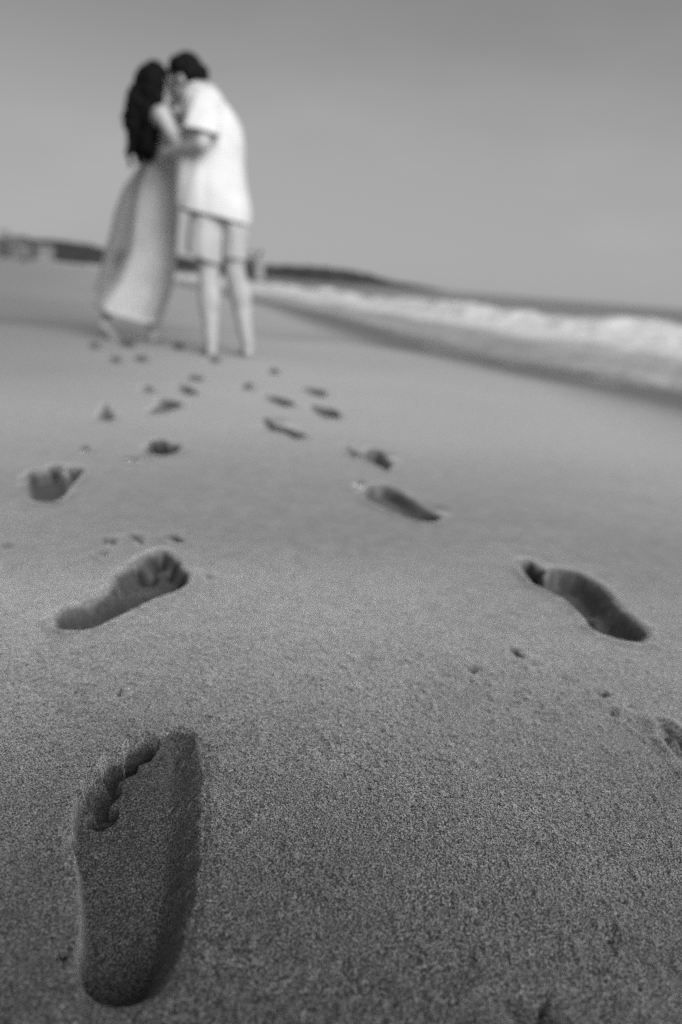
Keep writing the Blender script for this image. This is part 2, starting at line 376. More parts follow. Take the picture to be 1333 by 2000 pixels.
# ------------------------------------------------------------------ the sand sheet
def geo_rows(a, b, c, rel):
    n = int(math.log((b + c) / (a + c)) / math.log(1 + rel)); return (a + c) * ((b + c) / (a + c)) ** (np.arange(n) / n) - c
ys = np.concatenate([-np.geomspace(60, 0.35, 26), np.linspace(-0.3, 0.12, 16), geo_rows(0.16, 0.27, .3, .006), geo_rows(0.27, 1.35, .3, .00185),
                     geo_rows(1.35, 9, .3, .0045), geo_rows(9, 60, .3, .02), np.geomspace(60, 9000, 50)])
uo = np.geomspace(0.63, 70, 70)
us = np.concatenate([-uo[::-1], np.arange(-0.625, 0.626, 0.00185), uo])
NU, NY = len(us), len(ys)
wy = np.where(ys > .15, ys + .3, .45)
X = (us[None, :] * wy[:, None]).ravel(); Y = np.repeat(ys, NU)
near = (np.abs(X) < 12) & (Y < 16) & (Y > -8)
Z = np.zeros(len(X)); DS = shore_d(X, Y)
Z += np.where(near, 0.0010 * vnoise(X * 9, Y * 9, 3) * sstep(2.5, 1, Y) + 0.004 * vnoise(X * 1.1 + .3, Y * 1.1, 5), 0)
fine = (Y > .1) & (Y < 2.2) & (np.abs(X) < 2)
Z[fine] += 0.0003 * vnoise(X[fine] * 60, Y[fine] * 60, 8) * sstep(1.2, .6, Y[fine]) + 0.0005 * vnoise(X[fine] * 340, Y[fine] * 340, 9) + 0.004 * np.clip(vnoise(X[fine] * 115, Y[fine] * 115, 14) - .52, 0, 1) * sstep(1.1, .7, Y[fine])
inl = -DS
Z += -0.06 * sstep(1.3, 0.0, inl) - 0.045 * np.clip(DS, 0, 60)
Z += 0.010 * np.clip(inl - 10, 0, 60) * (np.abs(X) > 6)                        # the beach rises gently away from the sea
WET_SHADE = np.clip(sstep(1.9, 0.15, inl + 0.15 * fbm(X * .5, Y * .5, 2, 4)), 0, 1)
WET_SHADE = np.maximum(WET_SHADE, 0.34 * sstep(2.6, 5.5, Y + .5 * fbm(X * .5, Y * .5, 2, 61)))     # far beach toned down: moisture, plus vignetting put into the colour
# a low damp swale runs across the beach behind the couple
A_, B_ = ground(-40, 622), ground(760, 668)
sw = seg_dist(np.stack([X, Y], 1), A_ + (A_ - B_), B_)
WET_SHADE = np.maximum(WET_SHADE, 0.5 * np.exp(-(sw / 0.38) ** 2)); Z += -0.02 * np.exp(-(sw / 0.5) ** 2)

COARSE = 0.06 + 0.94 * sstep(1.45, 0.50, Y + .12 * fbm(X * 3, Y * 3, 2, 72))
DAMP_SHADE = 0.85 * sstep(0.98, 0.24, np.hypot(X * .55, Y) + .10 * fbm(X * 5, Y * 5, 3, 71)) * (Y > -1.2)  # near sand darkened by moisture, and by vignetting painted into the colour
DAMP_SHADE = np.maximum(DAMP_SHADE, 0.5 * sstep(-0.2, -1.8, X / np.maximum(Y, 1) * 3.2 + .25 * fbm(X * .6, Y * .6, 2, 73)) * sstep(1.6, 3.5, Y))  # left beach darkened, corner falloff painted into its colour
OWN = np.full(len(X), -1, int); SUBO = np.full(len(X), -1, int)
XY = np.stack([X, Y], 1)
for pi, p in enumerate(PRINTS):
    G = closed_spline([ground(*q) for q in p['outline']], 5)
    mg = 0.07
    lo, hi = G.min(0) - mg, G.max(0) + mg
    ids = np.nonzero((X > lo[0]) & (X < hi[0]) & (Y > lo[1]) & (Y < hi[1]))[0]
    if not len(ids): continue
    Q = XY[ids]; sd = poly_sdf(Q, G)
    rg = p['rough']
    sdn = sd + rg * (0.0016 * vnoise(Q[:, 0] * 70, Q[:, 1] * 70, pi) + 0.0007 * vnoise(Q[:, 0] * 230, Q[:, 1] * 230, pi + 50))
    near_px = np.linalg.norm(G.mean(0)) < 1.6
    c = G.mean(0); ext = np.linalg.norm(G - c, axis=1).max()
    side = np.clip((Q[:, 0] - c[0]) / (0.5 * (hi[0] - lo[0] - 2 * mg)) + 0.15, -1, 1) * .5 + .5
    if p['tilt']:                                                   # sides measured from the heel-to-toe line
        h_, t_ = ground(*p['tilt'][0]), ground(*p['tilt'][1]); ax = (t_ - h_) / np.linalg.norm(t_ - h_)
        side = np.clip(((Q[:, 0] - h_[0]) * ax[1] - (Q[:, 1] - h_[1]) * ax[0]) / 0.052, -1, 1) * .5 + .5
    w = p['wl'] + (p['wr'] - p['wl']) * sstep(0.3, 0.8, side)
    depth = p['depth'] * (1 if near_px else 1.25) * sstep(-0.002, 1, (-sdn) / np.minimum(w, 0.036 if ext > .06 else .02) * 1.0)
    if p['tilt']:
        h_, t_ = ground(*p['tilt'][0]), ground(*p['tilt'][1]); ax = t_ - h_
        depth = depth * (p['tilt'][2] + (p['tilt'][3] - p['tilt'][2]) * np.clip(((Q - h_) @ ax) / (ax @ ax), 0, 1))
    out = np.clip(sdn, 0, None)
    rim = (p['rl'] + (p['rr'] - p['rl']) * side) * np.exp(-((out - 0.005) / np.where(out < .005, .006, .013)) ** 2) * (0.7 + 0.3 * vnoise(Q[:, 0] * 45, Q[:, 1] * 45, pi + 7)) * sstep(0, .006, sdn)
    dz = -depth + rim
    inmask = sstep(0.004, -0.004, sdn)
    for (dx_, dy_, r_, d_) in p['dents']:
        g = ground(dx_, dy_, -.7 * p['depth']); q2 = ((Q - g) ** 2).sum(1) / (r_ * r_)
        dz -= d_ * np.exp(-q2) * (inmask if d_ < 0 else 1)
    sub = np.full(len(ids), -1, int)
    for ti, (tx, ty, r_, d_) in enumerate(p['toes']):
        g = ground(tx, ty, -.25 * p['depth']); dd = np.hypot(*(Q - g).T) + 0.0015 * vnoise(Q[:, 0] * 140, Q[:, 1] * 140, ti + 90)
        dz -= d_ * sstep(r_ * 1.05, r_ * (0.82 if d_ > .015 else 0.72), dd)
        sub[dd < r_ * 0.98] = ti
        if p['shade_wetness'] > .9: DAMP_SHADE[ids] = np.maximum(DAMP_SHADE[ids], (1.13 if d_ > .01 else 1.0) * sstep(r_ * 1.0, r_ * .85, dd))   # toe holes darkened, their shade painted into the sand
    if near_px:                                                     # crumbled sand on the floor of the print
        dz += inmask * (0.0008 * vnoise(Q[:, 0] * 60, Q[:, 1] * 60, pi + 31) + 0.0005 * vnoise(Q[:, 0] * 300, Q[:, 1] * 300, pi + 32))
    Z[ids] += dz
    m_in = (sdn < 0.001) | (sub >= 0)
    DAMP_SHADE[ids] = np.maximum(DAMP_SHADE[ids], p['shade_wetness'] * sstep(0.004, -0.005, sdn))          # pressed sand is darker: moisture, plus recess shade put into the colour
    OWN[ids[m_in]] = pi; SUBO[ids[m_in]] = sub[m_in]

# analytic normals of the height field, shared by the sheet and the prints cut out of it
Z2d = Z.reshape(NY, NU); X2d = X.reshape(NY, NU); Y2d = Y.reshape(NY, NU)
dzu = np.gradient(Z2d, axis=1); dxu = np.gradient(X2d, axis=1)
dzv = np.gradient(Z2d, axis=0); dxv = np.gradient(X2d, axis=0); dyv = np.gradient(Y2d, axis=0)
zx = dzu / dxu; zy = (dzv - zx * dxv) / dyv
NRM = np.stack([-zx, -zy, np.ones_like(zx)], -1).reshape(-1, 3); NRM /= np.linalg.norm(NRM, axis=1)[:, None]
i0 = (np.arange(NY - 1)[:, None] * NU + np.arange(NU - 1)[None, :]).ravel()
QUADS = np.stack([i0, i0 + 1, i0 + NU + 1, i0 + NU], 1)
def majority(v):
    q = v[QUADS]; return np.where((q[:, 0] == q[:, 1]) | (q[:, 0] == q[:, 2]), q[:, 0], np.where(q[:, 1] == q[:, 2], q[:, 1], q[:, 3]))
FOWN = majority(OWN); FSUB = np.where(FOWN >= 0, majority(SUBO), -1)

def sheet(name, fsel, origin, m, extra=None):
    q = QUADS[fsel]; vid, inv = np.unique(q, return_inverse=True); q = inv.reshape(q.shape)
    me = bpy.data.meshes.new(name)
    co = np.stack([X[vid] - origin[0], Y[vid] - origin[1], Z[vid] - origin[2]], 1)
    me.vertices.add(len(vid)); me.vertices.foreach_set('co', co.ravel().astype(np.float32))
    me.loops.add(q.size); me.loops.foreach_set('vertex_index', q.ravel().astype(np.int32))
    me.polygons.add(len(q)); me.polygons.foreach_set('loop_start', (np.arange(len(q)) * 4).astype(np.int32))
    me.polygons.foreach_set('use_smooth', np.ones(len(q), bool))
    a = me.attributes.new('wet', 'FLOAT', 'POINT'); a.data.foreach_set('value', WET_SHADE[vid].astype(np.float32))
    a = me.attributes.new('coarse', 'FLOAT', 'POINT'); a.data.foreach_set('value', COARSE[vid].astype(np.float32))
    a = me.attributes.new('damp_shade', 'FLOAT', 'POINT'); a.data.foreach_set('value', DAMP_SHADE[vid].astype(np.float32))
    me.update(calc_edges=True)
    me.normals_split_custom_set_from_vertices(NRM[vid].tolist())
    return me
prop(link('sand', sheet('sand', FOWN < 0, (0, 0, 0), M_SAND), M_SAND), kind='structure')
for pi, p in enumerate(PRINTS):
    sel = (FOWN == pi)
    if sel.sum() < 2: print('EMPTY PRINT', p['label'], sel.sum()); continue
    c = XY[QUADS[sel][:, 0]].mean(0)
    body = sel & (FSUB < 0)
    if not body.any(): body = sel
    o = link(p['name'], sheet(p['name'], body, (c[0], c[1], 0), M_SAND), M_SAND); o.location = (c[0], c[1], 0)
    o.matrix_world = Matrix.Translation(o.location)
    prop(o, p['label'], p['cat'], p['group'])
    for ti in range(len(p['toes'])):
        ts = sel & (FSUB == ti)
        if ts.sum() < 3: continue
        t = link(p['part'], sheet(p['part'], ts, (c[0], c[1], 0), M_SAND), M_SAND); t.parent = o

# pale lumps of sand thrown up beside the small pits and toe marks
def lump(px, py, r, lab, flat=.6, seed=0, name='sand_lump'):
    bm = bmesh.new(); bmesh.ops.create_icosphere(bm, subdivisions=3, radius=1)
    for v in bm.verts:
        k = 1 + .35 * mnoise.noise(v.co * 1.7 + Vector((seed, 0, 0))) + .18 * mnoise.noise(v.co * 4.5 + Vector((0, seed, 0)))
        v.co = Vector((v.co.x * k * r, v.co.y * k * r * .8, max(-.35, v.co.z * k) * r * flat))
    me = bpy.data.meshes.new(name); bm.to_mesh(me); bm.free()
    me.polygons.foreach_set('use_smooth', [True] * len(me.polygons))
    g = ground(px, py); o = link(name, me, M_SAND); o.location = (g[0], g[1], .003)
    prop(o, lab, 'lump of sand'); return o
lump(249, 1357, .0065, 'pale lump of sand beside the small dark pit above the largest footprint', seed=2)

# ------------------------------------------------------------------ the sea
ysw = np.concatenate([-np.geomspace(60, 1, 14), np.linspace(-.8, 3, 14), geo_rows(3.1, 60, .3, .006), np.geomspace(60, 12000, 60)])
usw = np.concatenate([-np.geomspace(.9, 60, 40)[::-1], np.arange(-.9, .9, .006), np.geomspace(.9, 60, 60)])
wyw = np.where(ysw > .15, ysw + .3, .45)
WX = (usw[None, :] * wyw[:, None]).ravel(); WY = np.repeat(ysw, len(usw)); nu = len(usw)
D = shore_d(WX, WY)
DBRK = np.clip(2.9 + .13 * np.clip(WX - 1, 0, None) ** 2, 0, 7.0)
e = D - DBRK + .35 * vnoise(WX * .33, WY * .33, 2)               # seaward distance from the foot of the breaker
hgt = (0.27 + .07 * vnoise(WX * .5 + 3, WY * .25, 6) + .06 * vnoise(WX * 1.6, WY * .8, 12)) * 0.82
wave = hgt * np.where(e < .75, sstep(-.15, .75, e), np.exp(-((e - .75) / 1.5) ** 2))
foam_e = sstep(-2.0, -.2, e + .5 * fbm(WX * .9, WY * .9, 2, 21)) * sstep(1.5, .55, e + .5 * vnoise(WX * .8, WY * .8, 23))
wash = sstep(-.08, .45, D) * (0.52 + .06 * vnoise(WX * .8, D * 2.2, 51)) * sstep(1.5, .4, e)
FOAM = np.clip(np.maximum(foam_e * 1.0, wash) , 0, 1)
nr = (WY < 70) & (WY > 0)
lum = np.where(nr, .06 * fbm(WX * 1.3, WY * 1.3, 3, 30) + .025 * vnoise(WX * 5, WY * 5, 33), 0) * sstep(-.35, .4, e) * sstep(2.0, .6, e)
swell = np.where(D > 5, .05 * np.sin(D * .9 + vnoise(WX * .1, WY * .1, 40) * 2) * sstep(4, 9, D) * (D < 120), 0)
WZ = -.06 + np.maximum(wave, 0) + lum + swell + .012 * sstep(.1, 1.2, D)
# the thin tongue of the swash ends in a fine bead of foam
i0 = (np.arange(len(ysw) - 1)[:, None] * nu + np.arange(nu - 1)[None, :]).ravel()
WQ = np.stack([i0, i0 + 1, i0 + nu + 1, i0 + nu], 1)
keep = (D[WQ].max(1) > -.6)
FQ = FOAM[WQ].mean(1) > .56
def wsheet(name, sel):
    q = WQ[sel]; vid, inv = np.unique(q, return_inverse=True); q = inv.reshape(q.shape)
    me = bpy.data.meshes.new(name)
    me.vertices.add(len(vid)); me.vertices.foreach_set('co', np.stack([WX[vid], WY[vid], WZ[vid]], 1).ravel().astype(np.float32))
    me.loops.add(q.size); me.loops.foreach_set('vertex_index', q.ravel().astype(np.int32))
    me.polygons.add(len(q)); me.polygons.foreach_set('loop_start', (np.arange(len(q)) * 4).astype(np.int32))
    me.polygons.foreach_set('use_smooth', np.ones(len(q), bool))
    a = me.attributes.new('foam', 'FLOAT', 'POINT'); a.data.foreach_set('value', FOAM[vid].astype(np.float32))
    me.update(calc_edges=True); return me
prop(link('sea', wsheet('sea', keep & ~FQ), M_SEA), kind='structure')
prop(link('breaking_wave_foam', wsheet('breaking_wave_foam', keep & FQ), M_SEA), kind='stuff',
     label='white foam of the wave breaking along the shore', cat='foam')

# ------------------------------------------------------------------ headland
HY = 420.0
prof = [(-900, 470), (-400, 452), (-120, 460), (0, 468), (60, 466), (100, 469), (150, 475), (215, 487), (300, 497), (420, 509), (525, 518), (600, 521),
        (650, 524), (690, 530), (720, 538), (760, 548), (800, 556), (840, 562), (870, 568)]
tops = [at(a, b, HY) for a, b in prof]
tx = np.array([t.x for t in tops]); tz = np.array([t.z for t in tops])
hx = np.arange(tx[0], tx[-1], 1.2); hy = np.linspace(0, 1, 26)
V = []; F = []
for j, v in enumerate(hy):
    for i, x in enumerate(hx):
        top = np.interp(x, tx, tz)
        n = mnoise.noise(Vector((x * .11, v * 14, 1))) * 1.3 + mnoise.noise(Vector((x * .35, v * 30, 5))) * .8
        s = min(1, v * 2.2) ** .6 if v < .5 else math.cos((v - .5) * math.pi) ** .7
        z = -0.6 + (max(top, 0.1) + .6) * s + n * s * min(1, max(top, 0) / 3)
        V.append((x, HY - 45 + 90 * v + 6 * mnoise.noise(Vector((x * .03, 3, v))), z))
for j in range(len(hy) - 1):
    for i in range(len(hx) - 1):
        a = j * len(hx) + i; F.append((a, a + 1, a + 1 + len(hx), a + len(hx)))
prop(link('hill', pymesh('hill', V, F), M_HILL), kind='structure')

# ------------------------------------------------------------------ fused bodies
def catmull(pts, n):
    P = [Vector(p) for p in pts]; out = []
    if len(P) == 1: return P
    for i in range(len(P) - 1):
        p0 = P[max(i - 1, 0)]; p1 = P[i]; p2 = P[i + 1]; p3 = P[min(i + 2, len(P) - 1)]
        for k in range(n):
            t = k / n
            out.append(0.5 * ((2 * p1) + (p2 - p0) * t + (2 * p0 - 5 * p1 + 4 * p2 - p3) * t * t + (3 * p1 - p0 - 3 * p2 + p3) * t ** 3))
    out.append(P[-1]); return out
class Solid:
    def __init__(s): s.V = []; s.F = []
    def tube(s, pts, radii, seg=14, n=5, flat=1.0, flat_dir=None):
        """closed tapered tube with rounded ends; flat squeezes it along flat_dir"""
        C = catmull(pts, n); L = len(C); rr = np.interp(np.linspace(0, len(pts) - 1, L), range(len(pts)), radii)
        T = [(C[min(i + 1, L - 1)] - C[max(i - 1, 0)]).normalized() for i in range(L)]
        up = Vector(flat_dir) if flat_dir is not None else (Vector((0, 0, 1)) if abs(T[0].z) < .9 else Vector((0, 1, 0)))
        cs, rs, ts = [], [], []
        for a in (75, 50, 25): cs.append(C[0] - T[0] * rr[0] * math.sin(R(a))); rs.append(rr[0] * math.cos(R(a))); ts.append(T[0])
        cs += C; rs += list(rr); ts += T
        for a in (25, 50, 75): cs.append(C[-1] + T[-1] * rr[-1] * math.sin(R(a))); rs.append(rr[-1] * math.cos(R(a))); ts.append(T[-1])
        b = len(s.V)
        for c, r, t in zip(cs, rs, ts):
            u = (up - t * up.dot(t))
            u = u.normalized() if u.length > 1e-4 else t.orthogonal().normalized()
            v = t.cross(u)
            for k in range(seg):
                a = 2 * math.pi * k / seg; s.V.append(c + u * (r * flat * math.cos(a)) + v * (r * math.sin(a)))
        for i in range(len(cs) - 1):
            for k in range(seg):
                p = b + i * seg; s.F.append((p + k, p + (k + 1) % seg, p + seg + (k + 1) % seg, p + seg + k))
        s.F.append(tuple(b + k for k in range(seg))[::-1]); e_ = b + (len(cs) - 1) * seg; s.F.append(tuple(e_ + k for k in range(seg)))
    def ball(s, c, r, rot=None, seg=18):
        """ellipsoid; r = (rx, ry, rz), rot = 3x3 matrix"""
        c = Vector(c); b = len(s.V); n = seg // 2; M3 = rot or Matrix.Identity(3)
        r = (r, r, r) if isinstance(r, (int, float)) else r
        for j in range(1, n):
            th = math.pi * j / n
            for k in range(seg):
                a = 2 * math.pi * k / seg
                s.V.append(c + M3 @ Vector((r[0] * math.sin(th) * math.cos(a), r[1] * math.sin(th) * math.sin(a), r[2] * math.cos(th))))
        for j in range(n - 2):
            for k in range(seg):
                p = b + j * seg; s.F.append((p + k, p + seg + k, p + seg + (k + 1) % seg, p + (k + 1) % seg))
        s.F.append(tuple(b + k for k in range(seg))); e_ = b + (n - 2) * seg; s.F.append(tuple(e_ + k for k in range(seg))[::-1])
    def fuse(s, name, voxel, smooth, m, parent=None, wob=None):
        me = pymesh(name, s.V, s.F)
        bm = bmesh.new(); bm.from_mesh(me); bmesh.ops.recalc_face_normals(bm, faces=bm.faces); bm.to_mesh(me); bm.free()
        o = bpy.data.objects.new('tmp', me); S.collection.objects.link(o)
        r = o.modifiers.new('r', 'REMESH'); r.mode = 'VOXEL'; r.voxel_size = voxel; r.use_smooth_shade = True
        k = o.modifiers.new('s', 'SMOOTH'); k.factor = .5; k.iterations = smooth
        dg = bpy.context.evaluated_depsgraph_get(); me2 = bpy.data.meshes.new_from_object(o.evaluated_get(dg))
        bpy.data.objects.remove(o); bpy.data.meshes.remove(me); me2.name = name; me2.materials.clear()
        if wob: 
            for v in me2.vertices: v.co += wob(v.co, v.normal)
        if parent is not None:
            me2.transform(Matrix.Translation(-parent.matrix_world.translation))
        o = bpy.data.objects.new(name, me2); S.collection.objects.link(o); me2.materials.append(m)
        if parent is not None: o.parent = parent
        me2.polygons.foreach_set('use_smooth', [True] * len(me2.polygons))
        return o

def frame(fwd, up):
    """columns: right, forward, up"""
    f = Vector(fwd).normalized(); u = Vector(up); u = (u - f * u.dot(f)).normalized(); r = f.cross(u)
    return Matrix((r, f, u)).transposed()

def head(s, c, fwd, up, k=1.0):
    """skull, jaw, nose, brow, lips, ears round the head centre c (between the ears)"""
    M3 = frame(fwd, up)
    def p(x, y, z): return Vector(c) + M3 @ Vector((x * k, y * k, z * k))
    s.ball(p(0, -.012, .030), (.076 * k, .096 * k, .088 * k), M3)
    s.ball(p(0, .030, -.035), (.058 * k, .066 * k, .082 * k), M3)                  # face
    s.tube([p(-.045, .0, -.075), p(-.028, .052, -.098), p(0, .078, -.106), p(.028, .052, -.098), p(.045, 0, -.075)], [.018 * k, .018 * k, .02 * k, .018 * k, .018 * k])
    s.tube([p(0, .086, .010), p(0, .104, -.020), p(0, .112, -.034)], [.009 * k, .012 * k, .014 * k])          # nose
    for q in (-1, 1):
        s.ball(p(q * .013, .098, -.038), .009 * k)
        s.tube([p(q * .012, .088, .020), p(q * .034, .084, .026), p(q * .056, .064, .018)], [.009 * k, .010 * k, .008 * k])   # brow
        s.ball(p(q * .031, .077, .002), (.015 * k, .011 * k, .010 * k), M3)        # closed eyelid
        s.ball(p(q * .046, .055, -.035), (.02 * k, .025 * k, .02 * k), M3)         # cheek
        s.ball(p(q * .080, -.008, -.012), (.010 * k, .020 * k, .032 * k), M3)      # ear
    s.tube([p(-.022, .086, -.066), p(0, .097, -.064), p(.022, .086, -.066)], [.006 * k, .009 * k, .006 * k])  # lips
    s.tube([p(-.018, .085, -.077), p(0, .095, -.078), p(.018, .085, -.077)], [.006 * k, .009 * k, .006 * k])
    return p

def hand(s, wrist, dirn, palm_n, thumb_side, curl=.5, k=1.0):
    """palm, four unequal curling fingers and a thumb leaving the side of the palm"""
    d = Vector(dirn).normalized(); n = Vector(palm_n); n = (n - d * n.dot(d)).normalized(); sd = Vector(thumb_side); sd = (sd - d * sd.dot(d) - n * sd.dot(n)).normalized()
    w = Vector(wrist)
    for q in (-.026, -.009, .009, .026):
        s.tube([w + sd * q * .6 * k, w + d * .05 * k + sd * q * k, w + d * .092 * k + sd * q * k], [.017 * k, .016 * k, .012 * k], 10, 3)
    for q, L in ((.030, .072), (.010, .082), (-.010, .076), (-.030, .058)):
        a = 0.15; pos = w + d * .092 * k + sd * q * k; pts = [pos]
        for f in (.45, .32, .23):
            a += curl * (.6 if f == .45 else .9)
            pos = pos + (d * math.cos(a) + n * math.sin(a)) * L * f * k; pts.append(pos)
        s.tube(pts, [.0098 * k, .0092 * k, .0085 * k, .0072 * k], 8, 3)
    b = w + d * .03 * k + sd * .03 * k
    s.tube([b, b + (d * .6 + sd * .75 + n * .25) * .035 * k, b + (d * .95 + sd * .8 + n * .6) * .055 * k, b + (d * 1.3 + sd * .75 + n * .9) * .06 * k],
           [.015 * k, .0125 * k, .0105 * k, .008 * k], 8, 3)

def foot(s, heel, dirn, k=1.0, ball_z=0.0, ankle=None, pitch=0.0):
    """bare foot from heel to toes; pitch lifts the heel about the toes"""
    d = Vector((dirn[0], dirn[1], 0)).normalized(); sd = Vector((d.y, -d.x, 0)); h = Vector(heel)
    def p(f, l, z): return h + d * (f * k) + sd * (l * k) + Vector((0, 0, z * k))
    if pitch:
        piv = p(.17, 0, .01); Rm = Matrix.Rotation(-pitch, 3, sd)
        p0 = p
        def p(f, l, z): return piv + Rm @ (p0(f, l, z) - piv) if f < .19 else p0(f, l, z)
    s.tube([p(.028, 0, .034), p(.08, -.004, .038), p(.13, .0, .03), p(.175, .0, .022)], [.033 * k, .033 * k, .036 * k, .036 * k], flat=.85)
    s.ball(p(.026, 0, .03), (.031 * k, .033 * k, .031 * k))
    for l, L, r in ((-.028, .062, .0135), (-.010, .058, .010), (.006, .052, .0095), (.020, .044, .009), (.032, .036, .0085)):
        s.tube([p(.165, l * .9, .018), p(.165 + L * .6, l, .017), p(.165 + L, l, .012)], [r * k * 1.15, r * k, r * k], 8, 3)
    return p

def loft(rings, seg=72, fold=None, cap=False, name='cloth', m=None, parent=None, thick=.004, closed_top=False, sub=6):
    """cloth tube: rings = (centre, rx, ry, yaw, tilt); tilt = rise along the ring's own x"""
    n = len(rings); key = np.arange(n)
    t = np.linspace(0, n - 1, (n - 1) * sub + 1)
    def cub(vals):
        vals = np.asarray(vals, float); C = catmull([Vector((v, i, 0)) for i, v in enumerate(vals)], sub); return [c.x for c in C]
    cx = cub([r[0][0] for r in rings]); cy = cub([r[0][1] for r in rings]); cz = cub([r[0][2] for r in rings])
    rx = cub([r[1] for r in rings]); ry = cub([r[2] for r in rings]); yw = cub([r[3] for r in rings]); tl = cub([r[4] for r in rings])
    V = []; F = []
    for j in range(len(cx)):
        for k in range(seg):
            a = 2 * math.pi * k / seg; v = j / (len(cx) - 1)
            f = 1 + (fold(a, v) if fold else 0)
            lx, ly = rx[j] * math.cos(a) * f, ry[j] * math.sin(a) * f
            c, s_ = math.cos(yw[j]), math.sin(yw[j])
            V.append((cx[j] + lx * c - ly * s_, cy[j] + lx * s_ + ly * c, cz[j] + tl[j] * lx))
    for j in range(len(cx) - 1):
        for k in range(seg): p = j * seg; F.append((p + k, p + (k + 1) % seg, p + seg + (k + 1) % seg, p + seg + k))
    return V, F
def cloth(name, parts, m, parent, thick=.004, wob=.004):
    V = []; F = []
    for v, f in parts:
        b = len(V); V += v; F += [tuple(i + b for i in q) for q in f]
    V = [Vector(v) + wob * Vector((mnoise.noise(Vector(v) * 7), mnoise.noise(Vector(v) * 7 + Vector((9, 0, 0))), .4 * mnoise.noise(Vector(v) * 7 + Vector((0, 9, 0))))) for v in V]
    o_ = parent.matrix_world.translation if parent is not None else Vector()
    me = pymesh(name, [v - o_ for v in V], F)
    bm = bmesh.new(); bm.from_mesh(me); bmesh.ops.recalc_face_normals(bm, faces=bm.faces); bm.to_mesh(me); bm.free()
    ob = bpy.data.objects.new(name, me); S.collection.objects.link(ob); me.materials.append(m); ob.parent = parent
    sm = ob.modifiers.new('thickness', 'SOLIDIFY'); sm.thickness = thick; sm.offset = -1
    return ob
def ring(px, py, Yd, hw_px, ry, yaw=0.0, tilt=0.0):
    c = at(px, py, Yd); zc = Yd * CP - (c.z - H) * SP; return (tuple(c), hw_px * zc / FPX, ry, yaw, tilt)

# ------------------------------------------------------------------ the man
gl = ground(413, 696); gr = ground(484, 698)
YL, YR = float(gl[1]), float(gr[1])
man = empty('person', (float(gl[0] + gr[0]) / 2, (YL + YR) / 2, 0))
prop(man, 'barefoot dark-haired person in a loose white shirt and pale shorts, leaning into a kiss', 'person')
YM = YL + .05
s = Solid()
footdir = (-.28, 1)
def zset(v, z): return Vector((v.x, v.y, z))
hl = Vector((gl[0] - .0, gl[1] + .0, -.004)); hr = Vector((gr[0], gr[1], -.004))
foot(s, hl, footdir, 1.06); foot(s, hr, (-.18, 1), 1.06)
al = hl + Vector((-.008, .035, .08)); ar = hr + Vector((-.006, .035, .08))
hipL = at(404, 412, YM); hipR = at(446, 408, YM + .07)
kneeL = at(408, 537, YM - .0); kneeR = at(458, 522, YM + .06)
s.tube([hipL, hipL.lerp(kneeL, .5) + Vector((0, .01, 0)), kneeL, at(410, 590, YM + .0), al.lerp(kneeL, .25) + Vector((0, -.004, 0)), al],
       [.080, .080, .060, .066, .044, .039])
s.tube([hipR, at(461, 465, YM + .06), kneeR, at(471, 580, YM + .09), ar.lerp(kneeR, .25), ar], [.088, .078, .062, .066, .046, .041])
s.ball(kneeL + Vector((-.004, .03, 0)), .042); s.ball(kneeR + Vector((-.004, .03, 0)), .042)
s.ball(at(413, 584, YM - .012), (.058, .056, .115)); s.ball(at(474, 580, YM + .075), (.058, .056, .115))          # calves
for a_, h_ in ((al, hl), (ar, hr)):
    s.tube([a_ + Vector((0, -.012, .02)), h_ + Vector((0, .026, .03))], [.026, .03])
pelv = at(428, 392, YM + .04); spine = at(422, 320, YM + .04); chest = at(412, 250, YM + .05); upper = at(404, 205, YM + .06); neckb = at(396, 178, YM + .07)
hm = at(367, 157, YM + .09)
s.tube([pelv, spine, chest, upper, neckb], [.115, .118, .14, .125, .07], 18, 5, flat=.76, flat_dir=(.7, -.7, 0))
s.tube([neckb, neckb.lerp(hm, .55), hm], [.06, .056, .055])
mfwd = Vector((-.86, .34, -.42)); mup = Vector((-.30, .05, .92))
mh = head(s, hm, mfwd, mup, .97)
shL = at(398, 203, YM - .08); elL = at(396, 281, YM - .17); wrL = at(322, 298, YM + .03)
s.tube([shL, shL.lerp(elL, .5) + Vector((.006, 0, 0)), elL], [.052, .050, .043])
s.tube([elL, elL.lerp(wrL, .4), wrL], [.042, .042, .029])
hand(s, wrL, (wrL - elL) + Vector((0, .06, 0)), (.1, .9, -.1), (0, 0, 1), .35, 1.05)
shR = at(416, 208, YM + .2); elR = at(380, 262, YM + .40); wrR = at(310, 275, YM + .52)
s.tube([upper, shR], [.1, .05]); s.tube([upper, shL], [.1, .05])
s.tube([shR, shR.lerp(elR, .5), elR], [.06, .05, .042]); s.tube([elR, elR.lerp(wrR, .4), wrR], [.042, .041, .028])
hand(s, wrR, wrR - elR, (0, -1, 0), (0, 0, 1), .4, 1.05)
s.fuse('body', .0052, 5, M_SKIN, man)
